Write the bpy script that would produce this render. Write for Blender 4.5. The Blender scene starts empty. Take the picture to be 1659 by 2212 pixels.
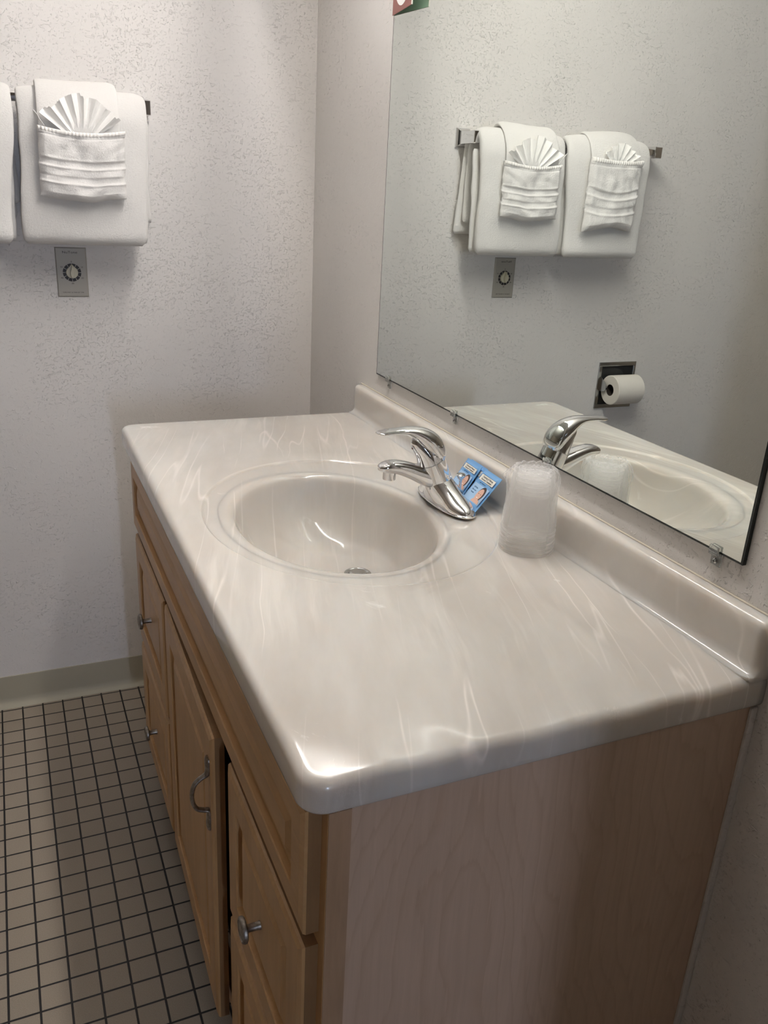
import bpy, math, random
from mathutils import Vector, Matrix, noise
random.seed(7)
R = math.radians
H = 0.8807                      # counter top above the floor
YW = 1.6168                     # towel wall
S = bpy.context.scene

# ------------------------------------------------------------------ camera
cam_d = bpy.data.cameras.new('camera'); cam = bpy.data.objects.new('camera', cam_d)
S.collection.objects.link(cam); S.camera = cam
cam_d.sensor_fit = 'HORIZONTAL'; cam_d.sensor_width = 36.0
cam_d.lens = 36.0 * 1808.197 / 1659.0
cam_d.clip_start = 0.02
rt = Vector((0.91544758, -0.39913302, 0.05146424)); up = Vector((0.09825108, 0.34567418, 0.9331967)); fw = Vector((0.39025948, 0.84923624, -0.35566184))
cam.matrix_world = Matrix(((rt.x, up.x, -fw.x, -0.75850569), (rt.y, up.y, -fw.y, -0.57236346), (rt.z, up.z, -fw.z, 0.49035674 + H), (0, 0, 0, 1)))

# ------------------------------------------------------------------ world, exposure, lamp settings
w = bpy.data.worlds.new('world'); S.world = w; w.use_nodes = True
w.node_tree.nodes['Background'].inputs[0].default_value = (0.55, 0.62, 0.75, 1)
w.node_tree.nodes['Background'].inputs[1].default_value = 0.05
S.view_settings.view_transform = 'Standard'
S.view_settings.look = 'None'
S.view_settings.gamma = 1.0
S.view_settings.use_curve_mapping = False
S.view_settings.exposure = 0.0
TUBE_COLOR = (1.0, 0.95, 0.90); TUBE_STRENGTH = 67.0
SKY_COLOR = (0.66, 0.77, 1.0); SKY_STRENGTH = 118.0
S.cycles.transparent_max_bounces = 32
S.cycles.max_bounces = 16; S.cycles.diffuse_bounces = 10; S.cycles.glossy_bounces = 8; S.cycles.transmission_bounces = 14

# ------------------------------------------------------------------ helpers
def tagp(o, label=None, cat=None, group=None, kind=None):
    if label: o['label'] = label
    if cat: o['category'] = cat
    if group: o['group'] = group
    if kind: o['kind'] = kind
    return o
def empty(name, loc, label=None, cat=None, group=None):
    o = bpy.data.objects.new(name, None); S.collection.objects.link(o)
    o.empty_display_size = 0.02
    o.location = (loc[0], loc[1], loc[2] + H)
    return tagp(o, label, cat, group)
def wloc(o):
    v = Vector((0, 0, 0))
    while o is not None:
        v += o.location; o = o.parent
    return v
class MB:
    """collects shapes given in counter coordinates (z=0 on the counter top)"""
    def __init__(s): s.v = []; s.f = []
    def add(s, vs, fs):
        n = len(s.v); s.v += [tuple(v) for v in vs]; s.f += [tuple(i + n for i in f) for f in fs]; return s
    def loft(s, rings, cap=True, closed=True):
        n = len(rings[0]); vs = [p for r in rings for p in r]; fs = []
        for i in range(len(rings) - 1):
            for j in range(n if closed else n - 1):
                k = (j + 1) % n
                fs.append((i*n + j, i*n + k, (i+1)*n + k, (i+1)*n + j))
        if cap and closed:
            fs.append(tuple(range(n))[::-1]); fs.append(tuple((len(rings)-1)*n + j for j in range(n)))
        return s.add(vs, fs)
    def box(s, a, b, bev=0.0):
        x0, y0, z0 = a; x1, y1, z1 = b
        if x0 > x1: x0, x1 = x1, x0
        if y0 > y1: y0, y1 = y1, y0
        if z0 > z1: z0, z1 = z1, z0
        if bev <= 0:
            vs = [(x0,y0,z0),(x1,y0,z0),(x1,y1,z0),(x0,y1,z0),(x0,y0,z1),(x1,y0,z1),(x1,y1,z1),(x0,y1,z1)]
            return s.add(vs, [(0,3,2,1),(4,5,6,7),(0,1,5,4),(1,2,6,5),(2,3,7,6),(3,0,4,7)])
        def ring(d, z):
            c = bev; q = []
            for cx, cy, a0 in ((x1-c, y1-c, 0), (x0+c, y1-c, 90), (x0+c, y0+c, 180), (x1-c, y0+c, 270)):
                for k in range(4):
                    t = R(a0 + 30*k); q.append((cx + (c-d)*math.cos(t), cy + (c-d)*math.sin(t), z))
            return q
        rs = []
        for k in range(4):
            t = R(30*k); rs.append(ring(bev*(1-math.sin(t)), z0 + bev*(1-math.cos(t))))
        for k in range(4):
            t = R(30*k); rs.append(ring(bev*(1-math.cos(t)), z1 - bev*(1-math.sin(t))))
        return s.loft(rs)
    def rev(s, prof, c, axis='z', n=40, cap=True, tilt=None):
        """prof: list of (radius, height) revolved about an axis through c"""
        rs = []
        for r, h in prof:
            q = []
            for j in range(n):
                t = 2*math.pi*j/n; a, b = r*math.cos(t), r*math.sin(t)
                p = {'z': (a, b, h), 'x': (h, a, b), 'y': (b, h, a)}[axis]
                p = Vector(p)
                if tilt: p = tilt @ p
                q.append((c[0]+p.x, c[1]+p.y, c[2]+p.z))
            rs.append(q)
        return s.loft(rs, cap)
    def tube(s, pts, r, n=12):
        rs = []; P = [Vector(p) for p in pts]
        u = None
        for i, p in enumerate(P):
            d = (P[min(i+1, len(P)-1)] - P[max(i-1, 0)]).normalized()
            if u is None:
                u = d.orthogonal().normalized()
            u = (u - d*u.dot(d)).normalized(); v = d.cross(u)
            rr = r[i] if isinstance(r, (list, tuple)) else r
            rs.append([tuple(p + (u*math.cos(2*math.pi*j/n) + v*math.sin(2*math.pi*j/n))*rr) for j in range(n)])
        return s.loft(rs)
    def build(s, name, mat, parent=None, smooth=30, origin=None):
        xs = [v[0] for v in s.v]; ys = [v[1] for v in s.v]; zs = [v[2] for v in s.v]
        if parent is not None: o0 = wloc(parent)
        else: o0 = Vector(((min(xs)+max(xs))/2, (min(ys)+max(ys))/2, min(zs) + H))
        if parent is not None: pass
        m = bpy.data.meshes.new(name)
        m.from_pydata([(x-o0.x, y-o0.y, z+H-o0.z) for x, y, z in s.v], [], s.f)
        if mat: m.materials.append(mat)
        m.update()
        if smooth:
            m.shade_smooth()
            if smooth < 180: m.set_sharp_from_angle(angle=R(smooth))
        o = bpy.data.objects.new(name, m); S.collection.objects.link(o)
        if parent is not None: o.parent = parent
        else: o.location = o0
        import bmesh
        bm = bmesh.new(); bm.from_mesh(m); bmesh.ops.recalc_face_normals(bm, faces=bm.faces); bm.to_mesh(m); bm.free()
        return o
def interp(tab, t):
    for i in range(len(tab)-1):
        if t <= tab[i+1][0]:
            a, b = tab[i], tab[i+1]; k = (t-a[0])/(b[0]-a[0]+1e-12)
            return [a[j]+(b[j]-a[j])*k for j in range(1, len(a))]
    return list(tab[-1][1:])
def smoothtab(rows, n):
    """Catmull-Rom resampling of a list of equal-length rows"""
    out = []
    for i in range(len(rows)-1):
        p0 = rows[max(i-1, 0)]; p1 = rows[i]; p2 = rows[i+1]; p3 = rows[min(i+2, len(rows)-1)]
        for k in range(n):
            t = k/n
            out.append([0.5*((2*b)+(-a+c)*t+(2*a-5*b+4*c-d)*t*t+(-a+3*b-3*c+d)*t**3) for a, b, c, d in zip(p0, p1, p2, p3)])
    out.append(list(rows[-1])); return out
def text(s, size, org, right, upv, mat, name, parent, depth=0.0001, align='CENTER', xscale=1.0):
    """flat lettering lying in the plane right/up at org (counter coordinates)"""
    c = bpy.data.curves.new('t', 'FONT'); c.body = s; c.size = size; c.align_x = align; c.extrude = depth; c.resolution_u = 3
    o = bpy.data.objects.new('t', c); S.collection.objects.link(o)
    bpy.context.view_layer.update()
    m0 = bpy.data.meshes.new_from_object(o.evaluated_get(bpy.context.evaluated_depsgraph_get()))
    mb = MB(); r = Vector(right).normalized(); u = Vector(upv).normalized(); n = r.cross(u)
    vs = [tuple(Vector(org) + r*v.co.x*xscale + u*v.co.y + n*v.co.z) for v in m0.vertices]
    mb.add(vs, [tuple(p.vertices) for p in m0.polygons])
    bpy.data.objects.remove(o); bpy.data.curves.remove(c); bpy.data.meshes.remove(m0)
    if name is None: return mb
    return mb.build(name, mat, parent, smooth=0)

# ------------------------------------------------------------------ materials
class NM:
    def __init__(s, name, col=(0.5, 0.5, 0.5), rough=0.5, metal=0.0, **kw):
        s.m = bpy.data.materials.new(name); s.m.use_nodes = True
        s.t = s.m.node_tree; s.b = s.t.nodes['Principled BSDF']
        s.b.inputs['Base Color'].default_value = (*col, 1); s.b.inputs['Roughness'].default_value = rough; s.b.inputs['Metallic'].default_value = metal
        for k, v in kw.items(): s.b.inputs[k.replace('_', ' ')].default_value = v
        s.co = None
    def n(s, typ, ins=None, **props):
        x = s.t.nodes.new(typ)
        for k, v in props.items(): setattr(x, k, v)
        for k, v in (ins or {}).items():
            if hasattr(v, 'is_output') : s.t.links.new(v, x.inputs[k])
            elif isinstance(v, bpy.types.NodeSocket): s.t.links.new(v, x.inputs[k])
            else: x.inputs[k].default_value = v
        return x
    def coord(s, scale=(1, 1, 1), rot=(0, 0, 0), loc=(0, 0, 0), world=False):
        if world: src = s.n('ShaderNodeNewGeometry').outputs['Position']
        else: src = s.n('ShaderNodeTexCoord').outputs['Object']
        return s.n('ShaderNodeMapping', {'Vector': src, 'Scale': scale, 'Rotation': rot, 'Location': loc}).outputs[0]
    def noise(s, vec, scale, detail=4, rough=0.55, dist=0.0, out=0):
        return s.n('ShaderNodeTexNoise', {'Vector': vec, 'Scale': scale, 'Detail': detail, 'Roughness': rough, 'Distortion': dist}).outputs[out]
    def ramp(s, fac, stops):
        r = s.n('ShaderNodeValToRGB', {0: fac}); e = r.color_ramp.elements
        while len(e) < len(stops): e.new(0.5)
        for x, (p, c) in zip(e, stops):
            x.position = p; x.color = (c, c, c, 1) if not isinstance(c, tuple) else (*c, 1)
        return r.outputs[0]
    def mix(s, fac, a, b, mode='MIX'):
        x = s.n('ShaderNodeMix', data_type='RGBA', blend_type=mode)
        for i, v in ((0, fac), (6, a), (7, b)):
            if isinstance(v, bpy.types.NodeSocket): s.t.links.new(v, x.inputs[i])
            else: x.inputs[i].default_value = (*v, 1) if isinstance(v, tuple) else v
        return x.outputs[2]
    def math(s, op, a, b=0.0, c=0.0):
        x = s.n('ShaderNodeMath', operation=op)
        for i, v in enumerate((a, b, c)):
            if isinstance(v, bpy.types.NodeSocket): s.t.links.new(v, x.inputs[i])
            else: x.inputs[i].default_value = v
        return x.outputs[0]
    def link(s, sock, inp): s.t.links.new(sock, s.b.inputs[inp]); return s
    def bump(s, h, dist=0.001, strength=1.0, prev=None):
        i = {'Height': h, 'Distance': dist, 'Strength': strength}
        if prev is not None: i['Normal'] = prev
        o = s.n('ShaderNodeBump', i).outputs[0]; s.t.links.new(o, s.b.inputs['Normal']); return o

def plain(name, col, rough=0.5, metal=0.0, **kw): return NM(name, col, rough, metal, **kw).m

def make_wall(name, col, dirt=False):
    k = NM(name, col, 0.50)
    k.b.inputs['Specular IOR Level'].default_value = 0.35
    v = k.coord(world=True)
    blobs = k.ramp(k.noise(v, 120, 2, 0.5, 0.6), [(0.64, 0.0), (0.69, 1.0)])
    patch = k.ramp(k.noise(v, 6, 4, 0.7), [(0.40, 0.30), (0.62, 1.0)])
    st = k.noise(k.coord((0.55, 0.55, 1.5), (0.35, 0.3, 0.2), world=True), 120, 2, 0.5, 0.9)
    strokes = k.ramp(st, [(0.655, 0.0), (0.695, 1.0)])
    small = k.ramp(k.noise(v, 260, 2, 0.5, 0.3), [(0.62, 0.0), (0.68, 1.0)])
    h = k.math('ADD', k.math('MULTIPLY', blobs, 0.9), k.math('MULTIPLY', strokes, 0.8))
    h = k.math('MULTIPLY', k.math('ADD', h, k.math('MULTIPLY', small, 0.45)), patch)
    h = k.math('ADD', h, k.math('MULTIPLY', k.noise(v, 420, 3, 0.6), 0.16))
    h = k.math('ADD', h, k.math('MULTIPLY', k.noise(v, 40, 2), 0.7))
    k.bump(h, 0.0017, 0.9)
    c = k.mix(k.noise(v, 5, 2), tuple(x*0.96 for x in col), tuple(min(1, x*1.03) for x in col))
    if dirt:   # grime collected on the strip of paint just above the backsplash
        sep = k.n('ShaderNodeSeparateXYZ', {0: k.n('ShaderNodeNewGeometry').outputs['Position']})
        z = sep.outputs[2]
        low = k.n('ShaderNodeMapRange', {'Value': z, 'From Min': H+0.064, 'From Max': H+0.076, 'To Min': 1.0, 'To Max': 0.0}).outputs[0]
        hi = k.n('ShaderNodeMapRange', {'Value': z, 'From Min': H+0.095, 'From Max': H+0.108, 'To Min': 0.0, 'To Max': 1.0}).outputs[0]
        cut = k.math('LESS_THAN', z, H+0.112)
        spots = k.ramp(k.noise(k.coord((1, 1, 1.6), world=True), 210, 4, 0.7, 0.5), [(0.60, 0.0), (0.68, 1.0)])
        area = k.ramp(k.noise(v, 16, 3), [(0.45, 0.0), (0.6, 1.0)])
        f = k.math('MULTIPLY', k.math('MULTIPLY', k.math('ADD', low, k.math('MULTIPLY', hi, 0.8)), cut), k.math('MULTIPLY', spots, area))
        f = k.math('MULTIPLY', f, 0.8)
        c = k.mix(f, c, (0.07, 0.075, 0.05))
    k.link(c, 'Base Color'); return k.m
M = {}
M['wall'] = make_wall('wall_paint', (0.70, 0.682, 0.665))
M['wall_mirror'] = make_wall('wall_paint_mirror_side', (0.70, 0.682, 0.665), True)
M['wall_dim'] = plain('tan_wall_paint', (0.36, 0.31, 0.26), 0.7)
M['ceiling'] = plain('ceiling_paint', (0.75, 0.73, 0.70), 0.8)
def make_tile():
    k = NM('floor_tile', rough=0.45); tw = 0.05145
    v = k.coord((1, 1, 1), (0, 0, 0), (-(-0.56529), -1.53705, 0), world=True)
    br = k.n('ShaderNodeTexBrick', {'Vector': v, 'Color1': (0.31, 0.265, 0.215, 1), 'Color2': (0.285, 0.243, 0.195, 1), 'Mortar': (0.006, 0.005, 0.006, 1), 'Scale': 1.0, 'Mortar Size': 0.0022, 'Mortar Smooth': 0.25, 'Brick Width': tw, 'Row Height': tw}, offset=0.0, squash=1.0)
    sp = k.ramp(k.noise(k.coord(world=True), 700, 2, 0.6), [(0.35, 0.86), (0.7, 1.16)])
    c = k.mix(1.0, br.outputs[0], sp, 'MULTIPLY')
    k.link(c, 'Base Color')
    k.bump(k.math('SUBTRACT', 1.0, br.outputs[1]), 0.0012, 0.7)
    return k.m
M['tile'] = make_tile()
M['base'] = plain('vinyl_baseboard', (0.36, 0.335, 0.26), 0.5)
def make_marble():
    k = NM('cultured_marble', rough=0.12)
    v0 = k.coord(world=True)
    def warp(sc, amt):
        wn = k.n('ShaderNodeTexNoise', {'Vector': v0, 'Scale': sc, 'Detail': 3.0, 'Roughness': 0.5})
        off = k.n('ShaderNodeVectorMath', {0: wn.outputs[1], 1: (0.5, 0.5, 0.5)}, operation='SUBTRACT')
        off = k.n('ShaderNodeVectorMath', {0: off.outputs[0], 'Scale': amt}, operation='SCALE')
        return k.n('ShaderNodeVectorMath', {0: v0, 1: off.outputs[0]}, operation='ADD').outputs[0]
    def stretch(vec, sc, deg): 
        r = k.n('ShaderNodeMapping', {'Vector': vec, 'Rotation': (0, 0, R(deg))}).outputs[0]
        return k.n('ShaderNodeMapping', {'Vector': r, 'Scale': sc}).outputs[0]
    vw = warp(2.4, 0.07)
    mp = stretch(vw, (1.0, 0.075, 0.18), 16)
    veil = k.noise(stretch(vw, (1, 0.30, 0.4), 16), 8, 5, 0.6, 0.2)
    c = k.mix(k.ramp(veil, [(0.36, 0.0), (0.66, 1.0)]), (0.56, 0.53, 0.49), (0.655, 0.64, 0.61))
    fine = k.ramp(k.noise(mp, 34, 4, 0.6), [(0.5, 0.0), (0.70, 0.8)])
    area0 = k.ramp(k.noise(vw, 3.5, 2), [(0.42, 0.0), (0.62, 1.0)])
    c = k.mix(k.math('MULTIPLY', fine, area0), c, (0.76, 0.735, 0.69))
    lines = k.math('ABSOLUTE', k.math('SUBTRACT', k.noise(mp, 11, 2, 0.45, 0.2), 0.5))
    lm = k.ramp(lines, [(0.0, 1.0), (0.009, 0.0)])
    am = k.ramp(k.noise(vw, 4.2, 2), [(0.45, 0.0), (0.60, 0.8)])
    c = k.mix(k.math('MULTIPLY', lm, am), c, (0.84, 0.80, 0.76))
    wz = warp(9, 0.05)
    wisps = k.ramp(k.noise(stretch(wz, (1.0, 0.45, 0.6), -35), 20, 6, 0.7, 0.9), [(0.63, 0.0), (0.72, 0.8)])
    spots = k.ramp(k.noise(v0, 5.5, 2), [(0.53, 0.0), (0.63, 1.0)])
    c = k.mix(k.math('MULTIPLY', wisps, spots), c, (0.86, 0.86, 0.84))
    pink = k.ramp(k.noise(v0, 3.0, 2), [(0.45, 0.0), (0.75, 0.40)])
    c = k.mix(pink, c, (0.66, 0.60, 0.545))
    k.link(c, 'Base Color')
    lines = k.math('ABSOLUTE', k.math('SUBTRACT', k.noise(stretch(warp(1.3, 0.06), (1.0, 0.045, 0.12), 20), 19, 2, 0.4, 0.0), 0.5))
    lm = k.ramp(lines, [(0.0, 1.0), (0.012, 0.0)])
    am = k.ramp(k.noise(k.coord(world=True, loc=(3.1, 1.7, 0)), 3.6, 3), [(0.46, 0.0), (0.60, 0.6)])
    c = k.mix(k.math('MULTIPLY', lm, am), c, (0.82, 0.785, 0.75))
    k.link(c, 'Base Color')
    sy = k.n('ShaderNodeSeparateXYZ', {0: v0}).outputs[1]   # fine scratches worn into the counter near its free end
    wear = k.n('ShaderNodeMapRange', {'Value': sy, 'From Min': 0.03, 'From Max': 0.13, 'To Min': 1.0, 'To Max': 0.0}).outputs[0]
    wear = k.math('MULTIPLY', wear, k.ramp(k.noise(v0, 7, 2), [(0.40, 0.35), (0.60, 1.0)]))
    scr = k.noise(stretch(v0, (1, 0.04, 1), 35), 900, 3, 0.6)
    wear = k.math('MULTIPLY', wear, k.math('ADD', 0.65, k.math('MULTIPLY', scr, 0.7)))
    k.link(k.math('ADD', k.ramp(k.noise(v0, 12, 4), [(0.3, 0.07), (0.75, 0.14)]), k.math('MULTIPLY', wear, 0.15)), 'Roughness')
    k.link(k.math('ADD', 0.02, k.math('MULTIPLY', wear, 0.10)), 'Coat Roughness')
    k.b.inputs['Subsurface Weight'].default_value = 0.85; k.b.inputs['Subsurface Radius'].default_value = (1.0, 0.85, 0.7); k.b.inputs['Subsurface Scale'].default_value = 0.026
    k.bump(k.noise(v0, 7, 1, 0.4), 0.0008, 0.5)
    k.b.inputs['Coat Weight'].default_value = 0.4
    return k.m
M['marble'] = make_marble()
def make_wood(name, horiz=False, c1=(0.46, 0.27, 0.115), c2=(0.57, 0.355, 0.17), line=0.85, rough=0.38):
    k = NM(name, rough=rough)
    sc = (14, 1.2, 14) if horiz else (14, 14, 1.2)
    v = k.coord(sc, world=True)
    g = k.noise(v, 1.8, 5, 0.6, 0.6)
    c = k.mix(k.ramp(g, [(0.3, 0.0), (0.7, 1.0)]), c1, c2)
    f = k.noise(k.coord(tuple(a*9 for a in sc), world=True), 1.5, 3, 0.6)
    c = k.mix(k.ramp(f, [(0.35, 0.16), (0.6, 0.0)]), c, tuple(a*0.55 for a in c1))
    broad = k.ramp(k.noise(k.coord(world=True), 7, 2), [(0.3, 0.90), (0.7, 1.06)])
    c = k.mix(1.0, c, broad, 'MULTIPLY')
    k.link(c, 'Base Color'); k.bump(f, 0.0002, 0.4)
    return k.m
M['wood_v'] = make_wood('maple_vertical_grain')
M['wood_edge_shaded'] = make_wood('maple_shaded_edge_grain', False, (0.24, 0.135, 0.06), (0.31, 0.18, 0.085))  # edge grain darkened; shade on the fronts' side edges put into the colour
M['wood_h'] = make_wood('maple_horizontal_grain', True)
def make_veneer():
    k = NM('maple_veneer_panel', rough=0.45)
    base = k.coord(world=True)
    d = k.noise(k.coord((3.0, 1, 1.1), world=True), 2.2, 2, 0.5)
    mp = k.n('ShaderNodeMapping', {'Vector': base, 'Scale': (9.0, 1.0, 0.8), 'Location': (3.43, 0, 0)}).outputs[0]
    sep = k.n('ShaderNodeSeparateXYZ', {0: mp})
    r = k.math('POWER', k.math('ADD', k.math('POWER', sep.outputs[0], 2.0), 0.02), 0.5)
    s = k.math('ADD', k.math('MULTIPLY', r, 0.55), k.math('MULTIPLY', sep.outputs[2], 1.2))
    s = k.math('ADD', s, k.math('MULTIPLY', d, 1.1))
    fine = k.noise(k.coord((60, 1, 3), world=True), 2.0, 4, 0.6)
    s = k.math('ADD', s, k.math('MULTIPLY', fine, 0.10))
    w_ = k.math('FRACT', k.math('MULTIPLY', s, 8.0))
    ln = k.ramp(w_, [(0.0, 0.55), (0.10, 0.0), (0.80, 0.0), (1.0, 0.55)])
    c = k.mix(k.ramp(fine, [(0.3, 0.0), (0.7, 1.0)]), (0.50, 0.365, 0.27), (0.575, 0.425, 0.32))
    c = k.mix(k.math('MULTIPLY', ln, 0.55), c, (0.38, 0.25, 0.165))
    k.link(c, 'Base Color'); return k.m
M['veneer'] = make_veneer()
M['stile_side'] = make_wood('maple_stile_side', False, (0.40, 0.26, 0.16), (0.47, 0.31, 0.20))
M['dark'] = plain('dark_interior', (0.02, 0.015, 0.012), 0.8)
M['chrome'] = plain('chrome', (0.80, 0.80, 0.81), 0.05, 1.0)
M['chrome_dull'] = plain('worn_chrome', (0.50, 0.51, 0.51), 0.22, 1.0)
def make_pewter():
    k = NM('antique_pewter', (0.33, 0.30, 0.27), 0.42, 1.0)
    v = k.coord(world=True)
    k.link(k.mix(k.ramp(k.noise(v, 160, 3), [(0.35, 0.0), (0.65, 1.0)]), (0.20, 0.18, 0.16), (0.36, 0.33, 0.295)), 'Base Color'); return k.m
M['pewter'] = make_pewter()
M['mirror'] = plain('mirror_silvering', (0.86, 0.90, 0.86), 0.0, 1.0)
M['mirror_edge'] = plain('mirror_glass_edge', (0.012, 0.018, 0.018), 0.15)
def make_clear():
    m = bpy.data.materials.new('clear_plastic'); m.use_nodes = True; t = m.node_tree
    b = t.nodes['Principled BSDF']; b.inputs['Transmission Weight'].default_value = 0.9; b.inputs['Roughness'].default_value = 0.08; b.inputs['IOR'].default_value = 1.46
    b.inputs['Base Color'].default_value = (0.85, 0.87, 0.86, 1); return m
M['clear'] = make_clear()
def make_film(name, col, opac, edge, rough, bump=0.0, scale=60, trans=0.5):
    k = NM(name, col, rough); v = k.coord(world=True)
    tr = k.n('ShaderNodeBsdfTransparent', {'Color': (1, 1, 1, 1)})
    lw = k.n('ShaderNodeLayerWeight', {'Blend': 0.45})
    f = k.n('ShaderNodeMapRange', {'Value': lw.outputs[1], 'To Min': opac, 'To Max': edge}).outputs[0]
    k.b.inputs['Specular IOR Level'].default_value = 0.6
    if bump:
        k.bump(k.noise(k.coord((1, 1, 0.35), world=True), scale, 4, 0.6, 1.2), bump, 1.0)
        streak = k.ramp(k.noise(k.coord((1.2, 1.2, 0.18), world=True), scale*2.2, 3, 0.6, 0.8), [(0.5, 0.0), (0.72, 0.14)])
        f = k.math('MINIMUM', k.math('ADD', f, streak), 0.95)
    tl = k.n('ShaderNodeBsdfTranslucent', {'Color': (*col, 1)})
    bd = k.n('ShaderNodeMixShader', {0: trans, 1: k.b.outputs[0], 2: tl.outputs[0]})
    mx = k.n('ShaderNodeMixShader', {0: f, 1: tr.outputs[0], 2: bd.outputs[0]})
    k.t.links.new(mx.outputs[0], k.t.nodes['Material Output'].inputs[0])
    return k.m
M['cup'] = make_film('translucent_cup_plastic', (0.97, 0.965, 0.96), 0.13, 0.50, 0.25)
M['wrap'] = make_film('thin_plastic_sleeve', (0.97, 0.97, 0.98), 0.08, 0.42, 0.12, 0.0016, 55, 0.3)
def make_terry(name, col=(0.92, 0.905, 0.885), sc=1300, amt=0.0022):
    k = NM(name, col, 0.95)
    k.b.inputs['Sheen Weight'].default_value = 0.3; k.b.inputs['Specular IOR Level'].default_value = 0.1
    v = k.coord(world=True)
    h = k.math('ADD', k.noise(v, sc, 3, 0.7), k.math('MULTIPLY', k.noise(v, 240, 3, 0.6), 1.0))
    k.bump(h, amt, 0.8); return k.m
M['terry'] = make_terry('white_terry')
M['terry_pocket'] = make_terry('white_terry_looser', (0.93, 0.915, 0.90), 950, 0.0026)
M['weave'] = make_terry('white_woven_hem', (0.88, 0.86, 0.835), 1500, 0.0005)
M['fan'] = make_terry('white_washcloth_cotton', (0.93, 0.92, 0.90), 1300, 0.0006)
M['plate'] = plain('brushed_timer_plate', (0.36, 0.34, 0.30), 0.45, 0.1)
M['ivory'] = plain('ivory_knob_plastic', (0.55, 0.52, 0.40), 0.4)
M['black'] = plain('black_print', (0.015, 0.012, 0.012), 0.5)
M['tan'] = plain('tan_print', (0.45, 0.42, 0.36), 0.5)
def make_paper():
    k = NM('toilet_paper', (0.74, 0.71, 0.655), 0.95); v = k.coord(world=True)
    k.bump(k.noise(v, 500, 3), 0.0006, 0.6); return k.m
M['paper'] = make_paper()
M['blue'] = plain('packet_blue', (0.16, 0.36, 0.66), 0.32)
M['blue_lt'] = plain('packet_light_blue', (0.36, 0.54, 0.76), 0.34)
M['blue_dk'] = plain('packet_dark_blue', (0.03, 0.10, 0.26), 0.4)
M['label'] = plain('packet_label_cream', (0.76, 0.74, 0.68), 0.5)
M['skin'] = plain('printed_skin', (0.68, 0.42, 0.33), 0.5)
M['hair'] = plain('printed_hair', (0.07, 0.04, 0.035), 0.5)
M['white'] = plain('white_card', (0.88, 0.88, 0.87), 0.5)
M['brown'] = plain('card_brown', (0.27, 0.11, 0.095), 0.5)
M['green'] = plain('card_green', (0.45, 0.62, 0.50), 0.5)
M['caulk'] = plain('cream_caulk', (0.56, 0.51, 0.42), 0.6)
def emit(name, col, s):
    m = bpy.data.materials.new(name); m.use_nodes = True; t = m.node_tree; t.nodes.clear()
    e = t.nodes.new('ShaderNodeEmission'); e.inputs[0].default_value = (*col, 1); e.inputs[1].default_value = s
    o = t.nodes.new('ShaderNodeOutputMaterial'); t.links.new(e.outputs[0], o.inputs[0]); return m
M['tube'] = emit('lit_tube', TUBE_COLOR, TUBE_STRENGTH)
M['sky'] = emit('daylight_outside', SKY_COLOR, SKY_STRENGTH)

# ------------------------------------------------------------------ room shell
XL, YN, ZC = -2.60, -2.20, 1.56           # left wall, near wall, ceiling (counter coordinates)
DX0, DX1, DZ = -1.116, -0.472, 1.15         # doorway in the near wall
WT = 0.10
YO = -5.20                                # outer wall with the window
WX0, WX1 = -0.865, -0.685
def st(o): return tagp(o, kind='structure')
st(MB().box((XL-WT, YW, -H), (WT, YW+WT, ZC)).build('wall_back', M['wall'], smooth=0))
st(MB().box((0, YN, -H), (WT, YW, ZC)).build('wall_right', M['wall_mirror'], smooth=0))
st(MB().box((XL-WT, YN, -H), (XL, YW, ZC)).build('wall_left', M['wall_dim'], smooth=0))
nw = MB().box((XL-WT, YN-WT, -H), (DX0, YN, ZC)).box((DX1, YN-WT, -H), (WT, YN, ZC)).box((DX0, YN-WT, DZ), (DX1, YN, ZC))
st(nw.build('wall_near', M['wall_dim'], smooth=0))
st(MB().box((-3.2, YO-WT, -H-0.05), (WT+1.0, YW+WT, -H)).build('floor', M['tile'], smooth=0))
st(MB().box((-3.2, YO-WT, ZC), (WT+1.0, YW+WT, ZC+0.05)).build('ceiling', M['ceiling'], smooth=0))
# door casing
dc = MB()
for a, b in (((DX0-0.055, YN, -H), (DX0, YN+0.012, DZ+0.055)), ((DX1, YN, -H), (DX1+0.055, YN+0.012, DZ+0.055)), ((DX0, YN, DZ), (DX1, YN+0.012, DZ+0.055))): dc.box(a, b)
st(dc.build('trim_1', M['ceiling'], smooth=0))
# unseen outer room; its added window is narrowed to sharpen the daylight's shadow edge
ow = MB().box((-3.2, YO-WT, -H), (WX0, YO, ZC)).box((WX1, YO-WT, -H), (WT+1.0, YO, ZC)).box((WX0, YO-WT, -H), (WX1, YO, 0.0)).box((WX0, YO-WT, 1.2), (WX1, YO, ZC))
st(ow.build('wall_outer', M['wall_dim'], smooth=0))
st(MB().box((-3.2-WT, YO, -H), (-3.2, YN-WT, ZC)).build('wall_outer_left', M['wall_dim'], smooth=0))
st(MB().box((WT+1.0, YO, -H), (WT*2+1.0, YN-WT, ZC)).build('wall_outer_right', M['wall_dim'], smooth=0))
st(MB().box((-3.2, YN-WT, -H), (XL-WT, YN-WT+0.02, ZC)).box((WT, YN-WT, -H), (WT+1.0, YN-WT+0.02, ZC)).build('wall_outer_near', M['wall_dim'], smooth=0))
wf = MB()
for a, b in (((WX0, YO-0.06, 0.0), (WX0+0.03, YO, 1.2)), ((WX1-0.03, YO-0.06, 0.0), (WX1, YO, 1.2)), ((WX0+0.03, YO-0.06, 0.0), (WX1-0.03, YO, 0.04)), ((WX0+0.03, YO-0.06, 1.16), (WX1-0.03, YO, 1.2)), ((WX0+0.03, YO-0.05, 0.58), (WX1-0.03, YO-0.01, 0.61))): wf.box(a, b)
wo = st(wf.build('unseen_slit_window', M['ceiling'], smooth=0))
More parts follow.
